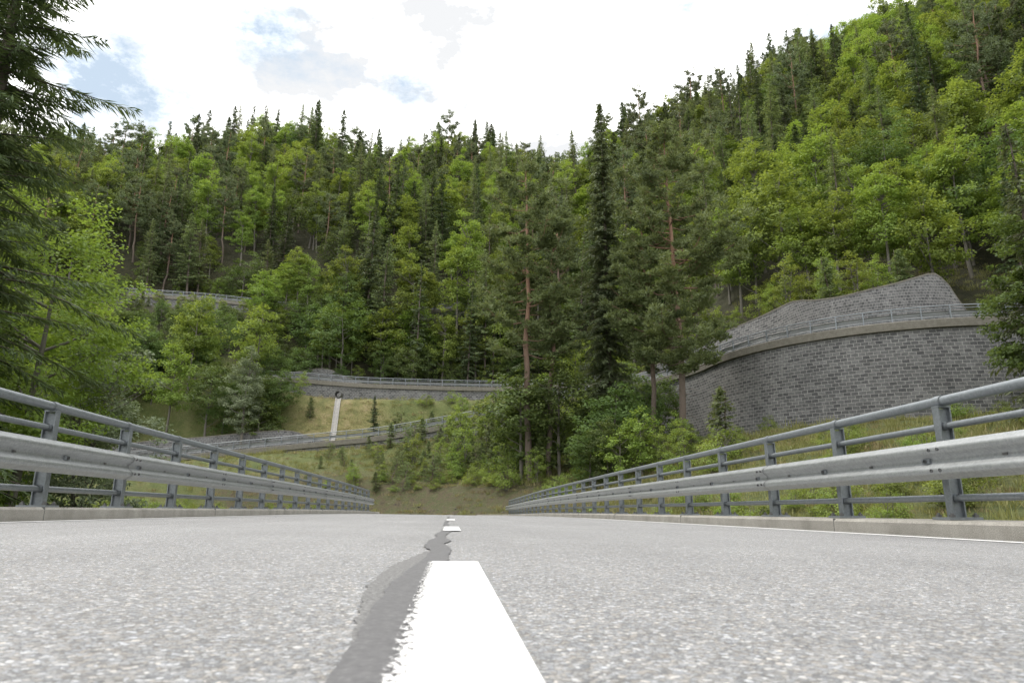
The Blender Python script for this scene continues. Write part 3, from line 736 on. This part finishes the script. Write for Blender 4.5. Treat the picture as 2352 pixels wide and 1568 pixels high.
# grass
X1,Y1=jgrid(5.5,46,12,52,.7);X2,Y2=jgrid(-26,24,42,86,.8);X3,Y3=jgrid(-27,24,93,108,1.);X4,Y4=jgrid(-42,-5.5,8,42,1.1);X5,Y5=jgrid(24,62,58,84,1.);X6,Y6=jgrid(-60,-26,60,90,1.2)
X=np.concatenate([X1,X2,X3,X4,X5,X6]);Y=np.concatenate([Y1,Y2,Y3,Y4,Y5,Y6])
e1,_,b1=near(E1,X,Y);e2,_,b2=near(E2,X,Y);em,dm,_=near(ME,X,Y)
ok=~((e1>-.9)&(e1<RW+2.3)&(b1<1))&~((e2>-.9)&(e2<RW+2.3)&(b2<1))&(np.abs(em)>5.4)&~((np.abs(X+17)<.8)&(Y>95))
bk=(em<0)&(np.abs(em)<12)&(dm[:,1]>44)&(dm[:,1]<80)
ok&=rng.random(len(X))<np.where(bk,.5,.85)
X=X[ok];Y=Y[ok];bk=bk[ok]
dryp=np.where(bk,.6,.12)+.75*clearing(X,Y)
gi_=np.where(rng.random(len(X))<dryp,2,(rng.random(len(X))<.25).astype(int))
instancer('grass',gv,np.column_stack([X,Y,H(X,Y)-.04]),gi_,rng.uniform(.5,1.15,len(X))*np.where(bk,.85,1.))
# stones on the bank beside the road
m=M(); g=np.random.default_rng(5)
for i in range(130):
    a=g.uniform(-.2,1.5); rr=20+g.uniform(5.0,7.5); x=-20+rr*math.cos(a); y=45+rr*math.sin(a)
    if x<-16: continue
    z=float(H(np.array([x]),np.array([y]))[0]); r=g.uniform(.05,.17)
    th=np.linspace(0,np.pi,5); ph=np.arange(6)/6*2*np.pi
    V=np.array([[math.sin(t)*math.cos(p_),math.sin(t)*math.sin(p_),.6*math.cos(t)] for t in th for p_ in ph])*r*g.uniform(.75,1.25,(30,1))+[x,y,z]
    m.add(V,grid_faces(5,6,True),0)
m.build('bank_rocks',[R_rock])

# ---------------------------------------------------------------- individual trees
def place(ob,x,y,dz=-.2,rz=0):
    ob.location=(x,y,float(H(np.array([x]),np.array([y]))[0])+dz); ob.rotation_euler=(0,0,rz); return ob
PN=(.42,.105)
place(pine('scots_pine_tree',31.5,4.3,21,nl=PN,start=.36,nbr=66,puff=66,link=True,dead=20,pr_=(.36,.76),lm=L_hero),7.0,60.6)
place(pine('scots_pine_tree',25,3.3,22,nl=PN,start=.45,nbr=44,puff=60,link=True,dead=18,pr_=(.36,.74),lm=L_hero),8.9,61.2)
place(pine('scots_pine_tree',29.5,5.9,23,nl=PN,start=.24,nbr=92,puff=66,link=True,dead=30,pr_=(.36,.76),lm=L_hero),19.2,56)
place(pine('scots_pine_tree',24,3.6,24,nl=PN,start=.34,nbr=44,puff=60,link=True,dead=20,pr_=(.36,.74),lm=L_hero),17.6,58.5)
place(spruce('spruce_tree',37.5,3.9,25,tw=.15,sp=.20,start=.03,whorl=.42,nb=8,droop=.6,link=True,dens=1,lm=L_pine,rag=.35),14.7,62.5)
place(spruce('spruce_tree',30,4.6,26,tw=.055,sp=.10,start=.05,whorl=.5,nb=7,droop=.42,link=True,dens=2,tl=.6,gap=.2,rag=.3),-14.6,20.5)
place(spruce('spruce_tree',20,2.7,27,tw=.14,sp=.22,start=.03,whorl=.45,nb=6,droop=.5,link=True,rag=.4,gap=.1,lm=L_pine),35.6,37.0)
place(broad('beech_tree',13,3.0,32,ncl=130,lv=110,ls=.2,base=.05,cs=.22,link=True,lm=L_maple,lobes=9),34.6,36.5)
place(broad('beech_tree',14.5,4.3,28,ncl=190,lv=170,ls=.15,base=.08,cs=.2,link=True,lobes=9),-15.3,26)
place(broad('beech_tree',12,3.8,29,ncl=150,lv=160,ls=.15,base=.03,cs=.22,link=True,lm=L_maple),-17.5,23)
place(broad('beech_tree',16,4.0,33,ncl=130,lv=110,ls=.2,base=.05,cs=.22,link=True,lm=L_maple),-22.8,33)
place(broad('willow_tree',9,2.8,30,ncl=110,lv=140,ls=.14,base=.02,cs=.22,link=True,lm=L_willow,stems=3),-14.6,29.0)
place(broad('birch_tree',16.5,3.0,31,ncl=130,lv=80,ls=.22,base=.15,cs=.24,link=True,lm=L_willow,topw=.4),-28.6,96.3)

# ---------------------------------------------------------------- world, sun, camera
w=bpy.data.worlds.new('sky'); scene.world=w; w.use_nodes=True; nt=w.node_tree; bg=nt.nodes['Background']
sd=Vector((-.42,.30,.95)).normalized(); el=math.asin(sd.z); az=math.atan2(sd.x,sd.y)
sky=N(nt,'ShaderNodeTexSky',sky_type='NISHITA'); sky.sun_disc=False; sky.sun_elevation=el; sky.sun_rotation=az
tc=N(nt,'ShaderNodeTexCoord').outputs['Generated']
n1=noise(nt,mapping(nt,tc,(1,1,1.7)),9,10,.68)
tot=n1
for d,rad,amp in (((-.42,.757,.496),.12,.32),((-.268,.765,.585),.08,.31),((.468,.659,.589),.10,.32),((-.074,.827,.557),.05,.28),((-.48,.80,.42),.06,.22),((-.20,.80,.575),.06,.24),((.28,.72,.64),.05,.25)):
    vd=N(nt,'ShaderNodeVectorMath',operation='DISTANCE'); nt.links.new(tc,vd.inputs[0]); vd.inputs[1].default_value=d
    mr=N(nt,'ShaderNodeMapRange',interpolation_type='SMOOTHSTEP'); nt.links.new(vd.outputs['Value'],mr.inputs[0]); mr.inputs[1].default_value=0; mr.inputs[2].default_value=rad*1.5; mr.inputs[3].default_value=amp; mr.inputs[4].default_value=0
    sb=N(nt,'ShaderNodeMath',operation='SUBTRACT'); nt.links.new(tot,sb.inputs[0]); nt.links.new(mr.outputs[0],sb.inputs[1]); tot=sb.outputs[0]
cov=ramp(nt,tot,[(.08,.0),(.36,1.)])
nb=noise(nt,mapping(nt,tc,(1,1,1.8)),4.2,9,.62)
cl=N(nt,'ShaderNodeMapRange'); nt.links.new(nb,cl.inputs[0]); cl.inputs[1].default_value=.40; cl.inputs[2].default_value=.66
cc=mix(nt,cl.outputs[0],(9.2,9.35,9.55),(39,38.6,38))
c=mix(nt,.85,sky.outputs[0],(6.8,8.2,9.7)); c=mix(nt,cov,c,cc)
nt.links.new(c,bg.inputs[0]); bg.inputs[1].default_value=.1
sl=bpy.data.lights.new('sun','SUN'); sl.energy=2.3; sl.angle=math.radians(9); sl.color=(1,.94,.85)
so=bpy.data.objects.new('sun',sl); scene.collection.objects.link(so); so.rotation_euler=sd.to_track_quat('Z','Y').to_euler()
cam=bpy.data.cameras.new('camera'); cam.lens=24; cam.sensor_width=36; cam.clip_start=.02; cam.clip_end=2000
cam.dof.use_dof=True; cam.dof.focus_distance=12; cam.dof.aperture_fstop=9
co_=bpy.data.objects.new('camera',cam); scene.collection.objects.link(co_); co_.location=(0,0,0)
co_.rotation_euler=(math.radians(90+13.9),0,math.radians(-5.05)); scene.camera=co_
print('forest',len(FX),'grass',len(X))
